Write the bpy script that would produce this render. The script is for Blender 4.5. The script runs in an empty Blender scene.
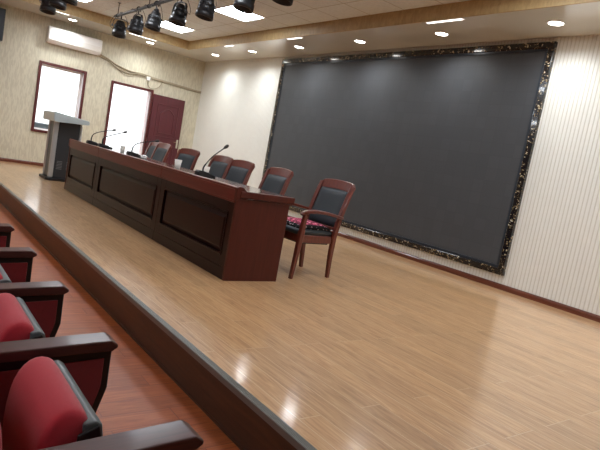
import bpy, bmesh, math, random
from mathutils import Vector, Matrix
random.seed(7)
C = bpy.context.scene.collection
PI = math.pi

# ------------------------------------------------------------------ materials
def new_mat(name):
    m = bpy.data.materials.new(name); m.use_nodes = True
    nt = m.node_tree; b = nt.nodes['Principled BSDF']
    return m, nt, b

def srgb(r, g, b):
    f = lambda c: (c/255/12.92) if c/255 <= 0.04045 else ((c/255+0.055)/1.055)**2.4
    return (f(r), f(g), f(b), 1)

def plain(name, col, rough=0.5, metal=0.0, noise=0.06, scale=8, bump=0.0, coat=0.0, spec=0.5, sheen=0.0):
    m, nt, b = new_mat(name)
    tc = nt.nodes.new('ShaderNodeTexCoord'); n = nt.nodes.new('ShaderNodeTexNoise')
    n.inputs['Scale'].default_value = scale; n.inputs['Detail'].default_value = 4
    nt.links.new(tc.outputs['Object'], n.inputs['Vector'])
    mx = nt.nodes.new('ShaderNodeMix'); mx.data_type = 'RGBA'
    mx.inputs['A'].default_value = tuple(c*(1-noise*2) for c in col[:3])+(1,)
    mx.inputs['B'].default_value = tuple(min(1, c*(1+noise*2)) for c in col[:3])+(1,)
    nt.links.new(n.outputs['Fac'], mx.inputs['Factor'])
    nt.links.new(mx.outputs['Result'], b.inputs['Base Color'])
    b.inputs['Roughness'].default_value = rough; b.inputs['Metallic'].default_value = metal
    b.inputs['Coat Weight'].default_value = coat; b.inputs['Coat Roughness'].default_value = 0.08
    b.inputs['Specular IOR Level'].default_value = spec
    b.inputs['Sheen Weight'].default_value = sheen
    if bump:
        bp = nt.nodes.new('ShaderNodeBump'); bp.inputs['Strength'].default_value = bump
        bp.inputs['Distance'].default_value = 0.002
        n2 = nt.nodes.new('ShaderNodeTexNoise'); n2.inputs['Scale'].default_value = scale*20
        nt.links.new(tc.outputs['Object'], n2.inputs['Vector'])
        nt.links.new(n2.outputs['Fac'], bp.inputs['Height']); nt.links.new(bp.outputs['Normal'], b.inputs['Normal'])
    return m

def wood(name, c1, c2, axis=0, rough=0.25, coat=0.5, scale=3.0, stretch=14, bump=0.0, coat_rough=0.1, spec=0.5):
    """grain stretched along the given axis"""
    m, nt, b = new_mat(name)
    tc = nt.nodes.new('ShaderNodeTexCoord'); mp = nt.nodes.new('ShaderNodeMapping')
    s = [stretch]*3; s[axis] = 1.0
    mp.inputs['Scale'].default_value = s
    n = nt.nodes.new('ShaderNodeTexNoise'); n.inputs['Scale'].default_value = scale
    n.inputs['Detail'].default_value = 8; n.inputs['Roughness'].default_value = 0.65; n.inputs['Distortion'].default_value = 0.8
    r = nt.nodes.new('ShaderNodeValToRGB')
    r.color_ramp.elements[0].position = 0.3; r.color_ramp.elements[0].color = c1
    r.color_ramp.elements[1].position = 0.72; r.color_ramp.elements[1].color = c2
    nt.links.new(tc.outputs['Object'], mp.inputs['Vector']); nt.links.new(mp.outputs['Vector'], n.inputs['Vector'])
    nt.links.new(n.outputs['Fac'], r.inputs['Fac']); nt.links.new(r.outputs['Color'], b.inputs['Base Color'])
    b.inputs['Roughness'].default_value = rough; b.inputs['Coat Weight'].default_value = coat
    b.inputs['Coat Roughness'].default_value = coat_rough; b.inputs['Specular IOR Level'].default_value = spec
    if bump:
        bp = nt.nodes.new('ShaderNodeBump'); bp.inputs['Strength'].default_value = bump; bp.inputs['Distance'].default_value = 0.001
        nt.links.new(n.outputs['Fac'], bp.inputs['Height']); nt.links.new(bp.outputs['Normal'], b.inputs['Normal'])
    return m

def planks(name, cols, groove, length, width, axis=0, rough=0.2, grain=0.5, coat=0.3, joint=0.0035, coat_rough=0.1, bump=0.5, spec=0.5):
    """laminate boards laid along x (axis 0) or y (axis 1)"""
    m, nt, b = new_mat(name); N = nt.nodes.new; Lk = nt.links.new
    tc = N('ShaderNodeTexCoord'); mp = N('ShaderNodeMapping')
    if axis == 1: mp.inputs['Rotation'].default_value = (0, 0, PI/2)
    Lk(tc.outputs['Object'], mp.inputs['Vector'])
    br = N('ShaderNodeTexBrick'); br.offset = 0.37; br.offset_frequency = 3
    br.inputs['Scale'].default_value = 1.0; br.inputs['Brick Width'].default_value = length
    br.inputs['Row Height'].default_value = width; br.inputs['Mortar Size'].default_value = joint
    br.inputs['Mortar Smooth'].default_value = 0.4
    br.inputs['Color1'].default_value = (0, 0, 0, 1); br.inputs['Color2'].default_value = (1, 1, 1, 1)
    br.inputs['Mortar'].default_value = (0.5, 0.5, 0.5, 1)
    Lk(mp.outputs['Vector'], br.inputs['Vector'])
    # grain, offset board by board
    mp2 = N('ShaderNodeMapping'); mp2.inputs['Scale'].default_value = (1.2, 16, 1)
    Lk(mp.outputs['Vector'], mp2.inputs['Vector'])
    off = N('ShaderNodeVectorMath'); off.operation = 'MULTIPLY_ADD'
    off.inputs[1].default_value = (7, 7, 7)
    Lk(br.outputs['Color'], off.inputs[0]); Lk(mp2.outputs['Vector'], off.inputs[2])
    n = N('ShaderNodeTexNoise'); n.inputs['Scale'].default_value = 2.4; n.inputs['Detail'].default_value = 9
    n.inputs['Roughness'].default_value = 0.62; n.inputs['Distortion'].default_value = 1.6
    Lk(off.outputs['Vector'], n.inputs['Vector'])
    r = N('ShaderNodeValToRGB'); r.color_ramp.elements[0].position = 0.28; r.color_ramp.elements[0].color = cols[0]
    r.color_ramp.elements[1].position = 0.75; r.color_ramp.elements[1].color = cols[2]
    e = r.color_ramp.elements.new(0.5); e.color = cols[1]
    Lk(n.outputs['Fac'], r.inputs['Fac'])
    # tone per board
    mr = N('ShaderNodeMapRange'); mr.inputs['To Min'].default_value = 0.88; mr.inputs['To Max'].default_value = 1.1
    Lk(br.outputs['Color'], mr.inputs['Value'])
    mu = N('ShaderNodeVectorMath'); mu.operation = 'SCALE'
    Lk(r.outputs['Color'], mu.inputs[0]); Lk(mr.outputs['Result'], mu.inputs['Scale'])
    mx = N('ShaderNodeMix'); mx.data_type = 'RGBA'; mx.inputs['B'].default_value = groove
    Lk(mu.outputs['Vector'], mx.inputs['A']); Lk(br.outputs['Fac'], mx.inputs['Factor'])
    Lk(mx.outputs['Result'], b.inputs['Base Color'])
    bp = N('ShaderNodeBump'); bp.invert = True; bp.inputs['Strength'].default_value = bump; bp.inputs['Distance'].default_value = 0.0015; b.inputs['Specular IOR Level'].default_value = spec
    Lk(br.outputs['Fac'], bp.inputs['Height'])
    bp2 = N('ShaderNodeBump'); bp2.inputs['Strength'].default_value = 0.04; bp2.inputs['Distance'].default_value = 0.0008
    Lk(n.outputs['Fac'], bp2.inputs['Height']); Lk(bp.outputs['Normal'], bp2.inputs['Normal'])
    Lk(bp2.outputs['Normal'], b.inputs['Normal'])
    b.inputs['Roughness'].default_value = rough; b.inputs['Coat Weight'].default_value = coat; b.inputs['Coat Roughness'].default_value = coat_rough
    return m

def tiles(name, col, line, size, rough=0.8, ox=0.0, oy=0.0, speck=0.04, lw=0.008):
    m, nt, b = new_mat(name); N = nt.nodes.new; Lk = nt.links.new
    tc = N('ShaderNodeTexCoord'); mp = N('ShaderNodeMapping'); mp.inputs['Location'].default_value = (-ox, -oy, 0)
    Lk(tc.outputs['Object'], mp.inputs['Vector'])
    br = N('ShaderNodeTexBrick'); br.offset = 0; br.inputs['Scale'].default_value = 1
    br.inputs['Brick Width'].default_value = size; br.inputs['Row Height'].default_value = size
    br.inputs['Mortar Size'].default_value = lw; br.inputs['Mortar Smooth'].default_value = 0.1
    br.inputs['Color1'].default_value = col; br.inputs['Color2'].default_value = tuple(c*0.95 for c in col[:3])+(1,)
    br.inputs['Mortar'].default_value = line
    Lk(mp.outputs['Vector'], br.inputs['Vector'])
    n = N('ShaderNodeTexNoise'); n.inputs['Scale'].default_value = 30; Lk(tc.outputs['Object'], n.inputs['Vector'])
    mr = N('ShaderNodeMapRange'); mr.inputs['From Min'].default_value = 0.35; mr.inputs['From Max'].default_value = 0.65
    mr.inputs['To Min'].default_value = 1-speck; mr.inputs['To Max'].default_value = 1+speck
    Lk(n.outputs['Fac'], mr.inputs['Value'])
    mu = N('ShaderNodeVectorMath'); mu.operation = 'SCALE'
    Lk(br.outputs['Color'], mu.inputs[0]); Lk(mr.outputs['Result'], mu.inputs['Scale'])
    Lk(mu.outputs['Vector'], b.inputs['Base Color']); b.inputs['Roughness'].default_value = rough
    return m

def dashes(name, c1, c2):
    """embossed wallpaper with short staggered vertical dashes, on a wall facing x"""
    m, nt, b = new_mat(name); N = nt.nodes.new; Lk = nt.links.new
    tc = N('ShaderNodeTexCoord'); mp = N('ShaderNodeMapping'); mp.inputs['Scale'].default_value = (1, 46, 8)
    n = N('ShaderNodeTexNoise'); n.inputs['Scale'].default_value = 1.0; n.inputs['Detail'].default_value = 1.5
    Lk(tc.outputs['Object'], mp.inputs['Vector']); Lk(mp.outputs['Vector'], n.inputs['Vector'])
    r = N('ShaderNodeValToRGB'); r.color_ramp.elements[0].position = 0.42; r.color_ramp.elements[0].color = c2
    r.color_ramp.elements[1].position = 0.56; r.color_ramp.elements[1].color = c1
    Lk(n.outputs['Fac'], r.inputs['Fac']); Lk(r.outputs['Color'], b.inputs['Base Color'])
    bp = N('ShaderNodeBump'); bp.inputs['Strength'].default_value = 0.4; bp.inputs['Distance'].default_value = 0.003
    Lk(n.outputs['Fac'], bp.inputs['Height']); Lk(bp.outputs['Normal'], b.inputs['Normal'])
    b.inputs['Roughness'].default_value = 0.55
    return m

def emit(name, col, strength):
    m, nt, b = new_mat(name)
    b.inputs['Base Color'].default_value = (0.8, 0.8, 0.8, 1)
    b.inputs['Emission Color'].default_value = col; b.inputs['Emission Strength'].default_value = strength
    return m

def marble_mosaic(name):
    """black marble with gold and white flecks"""
    m, nt, b = new_mat(name); N = nt.nodes.new; Lk = nt.links.new
    tc = N('ShaderNodeTexCoord')
    n = N('ShaderNodeTexNoise'); n.inputs['Scale'].default_value = 16; n.inputs['Detail'].default_value = 6; n.inputs['Distortion'].default_value = 2.5
    v = N('ShaderNodeTexVoronoi'); v.inputs['Scale'].default_value = 34
    Lk(tc.outputs['Object'], n.inputs['Vector']); Lk(tc.outputs['Object'], v.inputs['Vector'])
    r = N('ShaderNodeValToRGB'); cr = r.color_ramp
    cr.elements[0].position = 0.515; cr.elements[0].color = (0.006, 0.006, 0.007, 1)
    cr.elements[1].position = 0.67; cr.elements[1].color = (0.75, 0.7, 0.6, 1)
    e = cr.elements.new(0.56); e.color = (0.05, 0.035, 0.02, 1)
    e = cr.elements.new(0.60); e.color = (0.4, 0.28, 0.13, 1)
    Lk(n.outputs['Fac'], r.inputs['Fac'])
    gt = N('ShaderNodeMath'); gt.operation = 'LESS_THAN'; gt.inputs[1].default_value = 0.55
    Lk(v.outputs['Distance'], gt.inputs[0])
    mx = N('ShaderNodeMix'); mx.data_type = 'RGBA'; mx.inputs['A'].default_value = (0.006, 0.006, 0.008, 1)
    Lk(gt.outputs['Value'], mx.inputs['Factor']); Lk(r.outputs['Color'], mx.inputs['B'])
    Lk(mx.outputs['Result'], b.inputs['Base Color'])
    b.inputs['Roughness'].default_value = 0.15; b.inputs['Coat Weight'].default_value = 0.5
    return m

def led_screen(name):
    m, nt, b = new_mat(name); N = nt.nodes.new; Lk = nt.links.new
    tc = N('ShaderNodeTexCoord'); sep = N('ShaderNodeSeparateXYZ'); Lk(tc.outputs['Object'], sep.inputs[0])
    mp = N('ShaderNodeMapping'); mp.inputs['Rotation'].default_value = (-PI/2, 0, 0)
    Lk(tc.outputs['Object'], mp.inputs['Vector'])
    br = N('ShaderNodeTexBrick'); br.offset = 0; br.inputs['Scale'].default_value = 1
    br.inputs['Brick Width'].default_value = 0.16; br.inputs['Row Height'].default_value = 0.16
    br.inputs['Mortar Size'].default_value = 0.004
    br.inputs['Color1'].default_value = (0.051, 0.054, 0.059, 1); br.inputs['Color2'].default_value = (0.057, 0.060, 0.065, 1)
    br.inputs['Mortar'].default_value = (0.049, 0.051, 0.056, 1)
    Lk(mp.outputs['Vector'], br.inputs['Vector'])
    Lk(br.outputs['Color'], b.inputs['Base Color'])
    b.inputs['Roughness'].default_value = 0.5; b.inputs['Specular IOR Level'].default_value = 0.35
    return m

def floral(name):
    m, nt, b = new_mat(name); N = nt.nodes.new; Lk = nt.links.new
    tc = N('ShaderNodeTexCoord')
    v = N('ShaderNodeTexVoronoi'); v.inputs['Scale'].default_value = 26; v.inputs['Randomness'].default_value = 0.9
    Lk(tc.outputs['Object'], v.inputs['Vector'])
    r = N('ShaderNodeValToRGB'); cr = r.color_ramp; cr.interpolation = 'CONSTANT'
    cr.elements[0].position = 0; cr.elements[0].color = srgb(235, 190, 195)
    cr.elements[1].position = 0.93; cr.elements[1].color = srgb(15, 12, 15)
    e = cr.elements.new(0.18); e.color = srgb(205, 85, 115)
    e = cr.elements.new(0.42); e.color = srgb(110, 30, 55)
    Lk(v.outputs['Distance'], r.inputs['Fac'])
    # the border of the cushion is black with white flecks
    sep = N('ShaderNodeSeparateXYZ'); Lk(tc.outputs['Object'], sep.inputs[0])
    ax = N('ShaderNodeMath'); ax.operation = 'ABSOLUTE'; Lk(sep.outputs['X'], ax.inputs[0])
    ay = N('ShaderNodeMath'); ay.operation = 'ABSOLUTE'; Lk(sep.outputs['Y'], ay.inputs[0])
    mxm = N('ShaderNodeMath'); mxm.operation = 'MAXIMUM'; Lk(ax.outputs[0], mxm.inputs[0]); Lk(ay.outputs[0], mxm.inputs[1])
    gt = N('ShaderNodeMath'); gt.operation = 'GREATER_THAN'; gt.inputs[1].default_value = 0.178; Lk(mxm.outputs[0], gt.inputs[0])
    v2 = N('ShaderNodeTexVoronoi'); v2.inputs['Scale'].default_value = 40; Lk(tc.outputs['Object'], v2.inputs['Vector'])
    r2 = N('ShaderNodeValToRGB'); r2.color_ramp.interpolation = 'CONSTANT'
    r2.color_ramp.elements[0].color = srgb(190, 175, 180); r2.color_ramp.elements[1].position = 0.28; r2.color_ramp.elements[1].color = srgb(16, 13, 17)
    Lk(v2.outputs['Distance'], r2.inputs['Fac'])
    mx = N('ShaderNodeMix'); mx.data_type = 'RGBA'; Lk(gt.outputs[0], mx.inputs['Factor'])
    Lk(r.outputs['Color'], mx.inputs['A']); Lk(r2.outputs['Color'], mx.inputs['B'])
    Lk(mx.outputs['Result'], b.inputs['Base Color']); b.inputs['Roughness'].default_value = 0.95
    return m

def chipped_wood(name, c1, c2):
    m = wood(name, c1, c2, axis=1, rough=0.3, coat=0.4, scale=5)
    return m

M = {}
M['stage_floor'] = planks('stage_laminate', [srgb(154, 112, 72), srgb(192, 150, 106), srgb(214, 176, 132)], srgb(206, 172, 132), 1.22, 0.125, 0, rough=0.32, coat=0.75, coat_rough=0.13, bump=0.9)  # pale joint colour paints the highlights on the board bevels
M['hall_floor'] = planks('hall_laminate', [srgb(124, 58, 24), srgb(156, 80, 36), srgb(176, 98, 50)], srgb(128, 62, 28), 0.9, 0.13, 1, rough=0.45, coat=0.15, coat_rough=0.28, spec=0.35)
M['riser'] = wood('riser_walnut', srgb(50, 27, 15), srgb(78, 45, 25), 0, rough=0.35, coat=0.1, spec=0.3, scale=2.2, stretch=10)
M['nosing'] = plain('aluminium', srgb(116, 116, 111), 0.38, 0.6)
M['wall'] = plain('cream_fluted_panel', srgb(228, 228, 221), 0.5, noise=0.02)
M['wall_side'] = dashes('dashed_wallpaper', srgb(208, 202, 180), srgb(194, 187, 165))
M['groove'] = plain('panel_groove', srgb(212, 209, 198), 0.6, noise=0.02)
M['wall_dark'] = plain('hall_wall_cladding', srgb(120, 102, 84), 0.7)
M['baseboard'] = wood('skirting', srgb(84, 38, 24), srgb(112, 56, 36), 0, rough=0.3)
M['soffit'] = plain('soffit_panel', srgb(216, 214, 204), 0.16, noise=0.03, scale=2, coat=0.3)
M['fascia'] = wood('fascia_board', srgb(158, 132, 88), srgb(188, 162, 116), 2, rough=0.5, coat=0.0, scale=9, stretch=2.5)
M['ceil'] = tiles('ceiling_tiles', srgb(220, 223, 222), srgb(178, 174, 162), 0.63, ox=-7.735, oy=4.64)
M['ceil_grey'] = tiles('ceiling_mineral', srgb(218, 217, 214), srgb(196, 192, 184), 0.63, ox=-7.735, oy=3.15, speck=0.1)
M['white'] = plain('white_plaster', srgb(235, 232, 228), 0.7, noise=0.01)
M['reveal'] = plain('painted_reveal', srgb(238, 228, 230), 0.5, noise=0.02)
M['frame'] = wood('door_frame_wood', srgb(76, 28, 28), srgb(96, 38, 36), 2, rough=0.4, coat=0.1)
M['door'] = wood('door_leaf', srgb(74, 24, 32), srgb(92, 32, 40), 2, rough=0.45, coat=0.05, scale=2)
M['chrome'] = plain('chrome', srgb(205, 200, 190), 0.2, 1.0)
M['silver'] = plain('brushed_silver', srgb(200, 204, 205), 0.3, 0.55, noise=0.05)
M['lectern_top'] = plain('lectern_grey_top', srgb(186, 198, 200), 0.3, 0.1)
M['lectern_dark'] = plain('lectern_dark_panel', srgb(60, 62, 64), 0.35, 0.3)
M['lectern_mark'] = plain('lectern_vent', srgb(120, 122, 122), 0.5)
M['black'] = plain('black_plastic', srgb(26, 26, 28), 0.42)
M['blackm'] = plain('black_metal', srgb(28, 30, 34), 0.38, 0.3)
M['greym'] = plain('grey_metal', srgb(96, 100, 104), 0.4, 0.5)
M['lens'] = plain('lens', srgb(60, 70, 84), 0.08, 0.2)
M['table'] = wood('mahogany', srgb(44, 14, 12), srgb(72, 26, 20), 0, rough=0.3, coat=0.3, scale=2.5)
M['table_front_shaded'] = wood('mahogany_front_shaded', srgb(20, 6, 6), srgb(36, 11, 10), 0, rough=0.3, coat=0.0, spec=0.2, scale=2.5)  # same mahogany, darkened in colour for the shade on the front
M['table_ledge_lit'] = wood('mahogany_ledge_lit', srgb(84, 28, 22), srgb(110, 42, 32), 0, rough=0.35, coat=0.1, spec=0.3, scale=2.5)  # same mahogany, lightened in colour where the ledge catches light
M['table_end'] = wood('mahogany_end', srgb(68, 24, 16), srgb(84, 32, 22), 2, rough=0.4, coat=0.0, spec=0.3, scale=2.5)
M['table_top'] = wood('dark_desktop', srgb(54, 34, 30), srgb(74, 48, 42), 0, rough=0.15, coat=0.6, scale=2.5)
M['chair_wood'] = wood('chair_wood', srgb(78, 30, 22), srgb(112, 48, 34), 2, rough=0.32, coat=0.3, scale=5)
M['leather'] = plain('black_leather', srgb(34, 42, 48), 0.55, noise=0.08, bump=0.3)
M['worn'] = plain('worn_edge', srgb(170, 160, 145), 0.6, noise=0.3, scale=40)
M['floral'] = floral('floral_knit')
M['red'] = plain('red_fabric', srgb(178, 34, 50), 0.9, noise=0.06, scale=60, bump=0.4, sheen=0.3)
M['dark_red'] = plain('dark_red_fabric', srgb(122, 22, 28), 0.9, noise=0.08, scale=60, bump=0.4, sheen=0.2)
M['arm_wood'] = wood('armrest_wood', srgb(54, 26, 26), srgb(82, 44, 40), 1, rough=0.42, coat=0.1, scale=5)
M['seat_black'] = plain('seat_frame_black', srgb(22, 22, 24), 0.4)
M['seat_shell'] = plain('seat_shell_sheen', srgb(92, 101, 103), 0.4)  # black shell tinted grey to carry the sheen on its top
M['marble'] = marble_mosaic('black_marble_mosaic')
M['screen'] = led_screen('led_screen')
M['screen_trim'] = plain('screen_inner_frame', srgb(44, 50, 58), 0.3, 0.3)
M['ac'] = plain('ac_white', srgb(240, 238, 234), 0.3, noise=0.01)
M['ac_dark'] = plain('ac_slot', srgb(150, 150, 148), 0.5)
M['cable'] = plain('cable_cover', srgb(158, 146, 122), 0.6)
M['cup'] = plain('paper_cup', srgb(236, 232, 224), 0.7, noise=0.02)
M['tissue'] = plain('tissue', srgb(240, 238, 236), 0.9, noise=0.03)
M['panel_light'] = emit('panel_light', (0.88, 0.94, 1, 1), 21)
M['strip_light'] = emit('strip_light', (1, 0.98, 0.94, 1), 2.2)
M['downlight'] = emit('downlight', (1, 0.97, 0.92, 1), 18)
M['outside_ground'] = plain('outside_concrete', srgb(220, 220, 215), 0.9)
M['outside_box'] = plain('outside_blue_grey', srgb(96, 106, 118), 0.6)

# ------------------------------------------------------------------ mesh helpers
def box(bm, x0, x1, y0, y1, z0, z1, bev=0.0, seg=2, mi=0):
    vs = [bm.verts.new(p) for p in ((x0,y0,z0),(x1,y0,z0),(x1,y1,z0),(x0,y1,z0),(x0,y0,z1),(x1,y0,z1),(x1,y1,z1),(x0,y1,z1))]
    fs = [bm.faces.new([vs[i] for i in f]) for f in ((3,2,1,0),(4,5,6,7),(0,1,5,4),(1,2,6,5),(2,3,7,6),(3,0,4,7))]
    for f in fs: f.material_index = mi
    if bev > 0:
        es = list({e for f in fs for e in f.edges})
        bmesh.ops.bevel(bm, geom=es, offset=bev, segments=seg, affect='EDGES', profile=0.5)
    return vs

def prism(bm, poly, a0, a1, axis=0, bev=0.0, seg=2):
    """poly: list of 2D points; axis: extrusion axis. 0: poly=(y,z); 1: poly=(x,z); 2: poly=(x,y)"""
    def P(p, a):
        return (a, p[0], p[1]) if axis == 0 else ((p[0], a, p[1]) if axis == 1 else (p[0], p[1], a))
    A = [bm.verts.new(P(p, a0)) for p in poly]; B = [bm.verts.new(P(p, a1)) for p in poly]
    fs = [bm.faces.new(A), bm.faces.new(B[::-1])]
    n = len(poly)
    for i in range(n): fs.append(bm.faces.new([A[i], B[i], B[(i+1)%n], A[(i+1)%n]]))
    bmesh.ops.recalc_face_normals(bm, faces=fs)
    if bev > 0:
        es = list({e for f in fs for e in f.edges})
        bmesh.ops.bevel(bm, geom=es, offset=bev, segments=seg, affect='EDGES', profile=0.5)

def tube(bm, pts, r, n=10, cap=True):
    pts = [Vector(p) for p in pts]; rs = r if isinstance(r, (list, tuple)) else [r]*len(pts)
    rings = []; prev = None
    for i, p in enumerate(pts):
        t = (pts[min(i+1, len(pts)-1)] - pts[max(i-1, 0)]).normalized()
        if prev is None:
            u = t.orthogonal().normalized()
        else:
            u = (prev - t*prev.dot(t)).normalized()
        prev = u; w = t.cross(u)
        rings.append([bm.verts.new(p + (u*math.cos(2*PI*k/n) + w*math.sin(2*PI*k/n))*rs[i]) for k in range(n)])
    fs = []
    for a, b in zip(rings, rings[1:]):
        for k in range(n): fs.append(bm.faces.new([a[k], a[(k+1)%n], b[(k+1)%n], b[k]]))
    if cap:
        fs.append(bm.faces.new(rings[0][::-1])); fs.append(bm.faces.new(rings[-1]))
    for f in fs: f.smooth = True
    return rings

def lathe(bm, prof, n=24, mat=None, cap=True):
    """prof: list of (r, z); revolved about z, then transformed by mat"""
    rings = []
    for r, z in prof:
        ring = [Vector((r*math.cos(2*PI*k/n), r*math.sin(2*PI*k/n), z)) for k in range(n)]
        if mat is not None: ring = [mat @ v for v in ring]
        rings.append([bm.verts.new(v) for v in ring])
    for a, b in zip(rings, rings[1:]):
        for k in range(n):
            f = bm.faces.new([a[k], a[(k+1)%n], b[(k+1)%n], b[k]]); f.smooth = True
    if cap:
        bm.faces.new(rings[0][::-1]); bm.faces.new(rings[-1])

def bezier(p0, p1, p2, p3, n=12):
    p0, p1, p2, p3 = map(Vector, (p0, p1, p2, p3)); o = []
    for i in range(n+1):
        t = i/n; o.append((1-t)**3*p0 + 3*(1-t)**2*t*p1 + 3*(1-t)*t*t*p2 + t**3*p3)
    return o

def smoothpath(pts, n=6):
    pts = [Vector(p) for p in pts]; out = []
    P = [pts[0]*2-pts[1]] + pts + [pts[-1]*2-pts[-2]]
    for i in range(1, len(P)-2):
        for k in range(n):
            t = k/n; a, b, c, d = P[i-1], P[i], P[i+1], P[i+2]
            out.append(0.5*((2*b)+(c-a)*t+(2*a-5*b+4*c-d)*t*t+(3*b-a-3*c+d)*t**3))
    out.append(pts[-1]); return out

def obj(name, bm, mats, parent=None, loc=None, smooth=False, sub=0):
    me = bpy.data.meshes.new(name)
    bmesh.ops.recalc_face_normals(bm, faces=bm.faces[:])
    if smooth:
        for f in bm.faces: f.smooth = True
    bm.to_mesh(me); bm.free()
    for m in (mats if isinstance(mats, (list, tuple)) else [mats]): me.materials.append(m)
    o = bpy.data.objects.new(name, me); C.objects.link(o)
    if parent is not None: o.parent = parent
    if loc is not None: o.location = loc
    if sub:
        s = o.modifiers.new('sub', 'SUBSURF'); s.levels = sub; s.render_levels = sub
    return o

def thing(name, label, cat, loc=(0,0,0), rotz=0, group=None):
    o = bpy.data.objects.new(name, None); C.objects.link(o)
    o.location = loc; o.rotation_euler = (0, 0, rotz); o.empty_display_size = 0.1
    o['label'] = label; o['category'] = cat
    if group: o['group'] = group
    return o

def tag(o, label, cat, group=None):
    o['label'] = label; o['category'] = cat
    if group: o['group'] = group
    return o

def struct(name, bm, mats, parent=None):
    o = obj(name, bm, mats, parent)
    if parent is None: o['kind'] = 'structure'
    return o

def dup(root, loc, rotz=0, label=None, group=None):
    r = root.copy(); C.objects.link(r); r.location = loc; r.rotation_euler = (0, 0, rotz)
    if label: r['label'] = label
    if group: r['group'] = group
    for ch in list(root.children):
        c = ch.copy(); C.objects.link(c); c.parent = r
        for g in list(ch.children):
            d = g.copy(); C.objects.link(d); d.parent = c
    return r

# ------------------------------------------------------------------ room dimensions (metres, stage floor at z = 0)
XL, XR = -12.62, 3.2          # side walls
YB, YF = 6.103, -4.5          # wall behind the stage, rear wall of the hall
YS = 1.382                    # front edge of the stage
ZF = -0.239                   # hall floor
ZS, ZC = 3.043, 3.22          # soffit, ceiling
T = 0.2                       # wall thickness
WY0, WY1, WZ0, WZ1 = 2.436, 3.390, 0.702, 2.160       # window outer frame
DY0, DY1, DZ1 = 3.932, 4.914, 2.102                   # doorway outer frame
FW = 0.055                                             # frame width

# floors
bm = bmesh.new(); box(bm, XL, XR, YS+0.012, YB, -0.05, 0)
struct('floor_stage', bm, M['stage_floor'])
bm = bmesh.new(); box(bm, XL, XR, YF, YS+0.3, ZF-0.05, ZF)
struct('floor', bm, M['hall_floor'])
bm = bmesh.new(); box(bm, XL, XR, YS+0.012, YS+0.04, ZF, -0.0505)
box(bm, XL, XR, YS-0.004, YS+0.012, ZF, ZF+0.016, 0.003)
box(bm, XL, XR, YS+0.004, YS+0.012, ZF+0.016, -0.004)
struct('wall_stage_riser', bm, M['riser'])
bm = bmesh.new()
prism(bm, [(YS-0.004, -0.028), (YS-0.004, 0.001), (YS+0.0, 0.004), (YS+0.036, 0.004), (YS+0.036, 0.0005), (YS+0.002, 0.0005), (YS+0.002, -0.028)], XL, XR, 0)
for k in range(4):
    y = YS+0.006+k*0.0075
    box(bm, XL, XR, y, y+0.003, 0.004, 0.0052)
struct('trim_1', bm, M['nosing'])

# fluted wall cladding: flat ribs with grooves between them
def flutes(bm, a0, a1, z0, z1, face, axis, sign, pitch=0.046, groove=0.013, depth=0.004, mi_r=0, mi_g=1):
    """ribs along z, spread along a (x for the rear wall, y for side walls)"""
    k0 = math.ceil(a0/pitch - 1e-6); a = a0; prof = []
    def V(aa, d): return (aa, face + sign*d) if axis == 0 else (face + sign*d, aa)
    pts = [(a0, 0.0)]
    k = k0
    while k*pitch < a1:
        g = k*pitch
        if g - groove/2 > a0 and g + groove/2 < a1:
            pts += [(g-groove/2, 0.0), (g-groove/2+0.003, depth), (g+groove/2-0.003, depth), (g+groove/2, 0.0)]
        k += 1
    pts.append((a1, 0.0))
    lo = [bm.verts.new((*V(p[0], p[1]), z0)) for p in pts]; hi = [bm.verts.new((*V(p[0], p[1]), z1)) for p in pts]
    for i in range(len(pts)-1):
        f = bm.faces.new([lo[i], lo[i+1], hi[i+1], hi[i]])
        f.material_index = mi_g if (pts[i][1] > 0 or pts[i+1][1] > 0) else mi_r

bm = bmesh.new()
box(bm, XL-T, XR+T, YB+0.012, YB+0.2, ZF-0.05, ZC+0.2)
flutes(bm, XL, XR, 0, ZS+0.02, YB, 0, +1)
wb = struct('wall_back', bm, [M['wall'], M['groove']])

bm = bmesh.new()
def lw(y0, y1, z0, z1):
    box(bm, XL-T, XL-0.012, y0, y1, z0, z1)
    box(bm, XL-0.012, XL, y0, y1, z0, z1)
lw(YF, WY0+0.02, ZF-0.05, ZC+0.2)
lw(WY1-0.02, DY0+0.02, ZF-0.05, ZC+0.2)
lw(DY1-0.02, YB+0.01, ZF-0.05, ZC+0.2)
lw(WY0+0.02, WY1-0.02, ZF-0.05, WZ0+0.02); lw(WY0+0.02, WY1-0.02, WZ1-0.02, ZC+0.2)
lw(DY0+0.02, DY1-0.02, DZ1-0.02, ZC+0.2); lw(DY0+0.02, DY1-0.02, ZF-0.05, 0.0)
struct('wall_left', bm, M['wall_side'])

bm = bmesh.new(); box(bm, XR, XR+T, YF-T, YB+T, ZF-0.05, ZC+0.2); struct('wall_right', bm, M['wall_dark'])
bm = bmesh.new(); box(bm, XL-T, XR+T, YF-T, YF, ZF-0.05, ZC+0.2); struct('wall_rear', bm, M['wall_dark'])

# baseboards
def base_prof(s, a): return [(a, 0.0), (a - s*0.018, 0.0), (a - s*0.018, 0.05), (a - s*0.012, 0.058), (a - s*0.010, 0.068), (a, 0.068)]
bm = bmesh.new(); prism(bm, base_prof(1, YB), XL, XR, 0); struct('baseboard_back', bm, M['baseboard'])
bm = bmesh.new()
for (a, b) in ((YS, DY0), (DY1, YB-0.018)):
    prism(bm, base_prof(-1, XL), a, b, 1)
struct('baseboard_left', bm, M['baseboard'])

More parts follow.
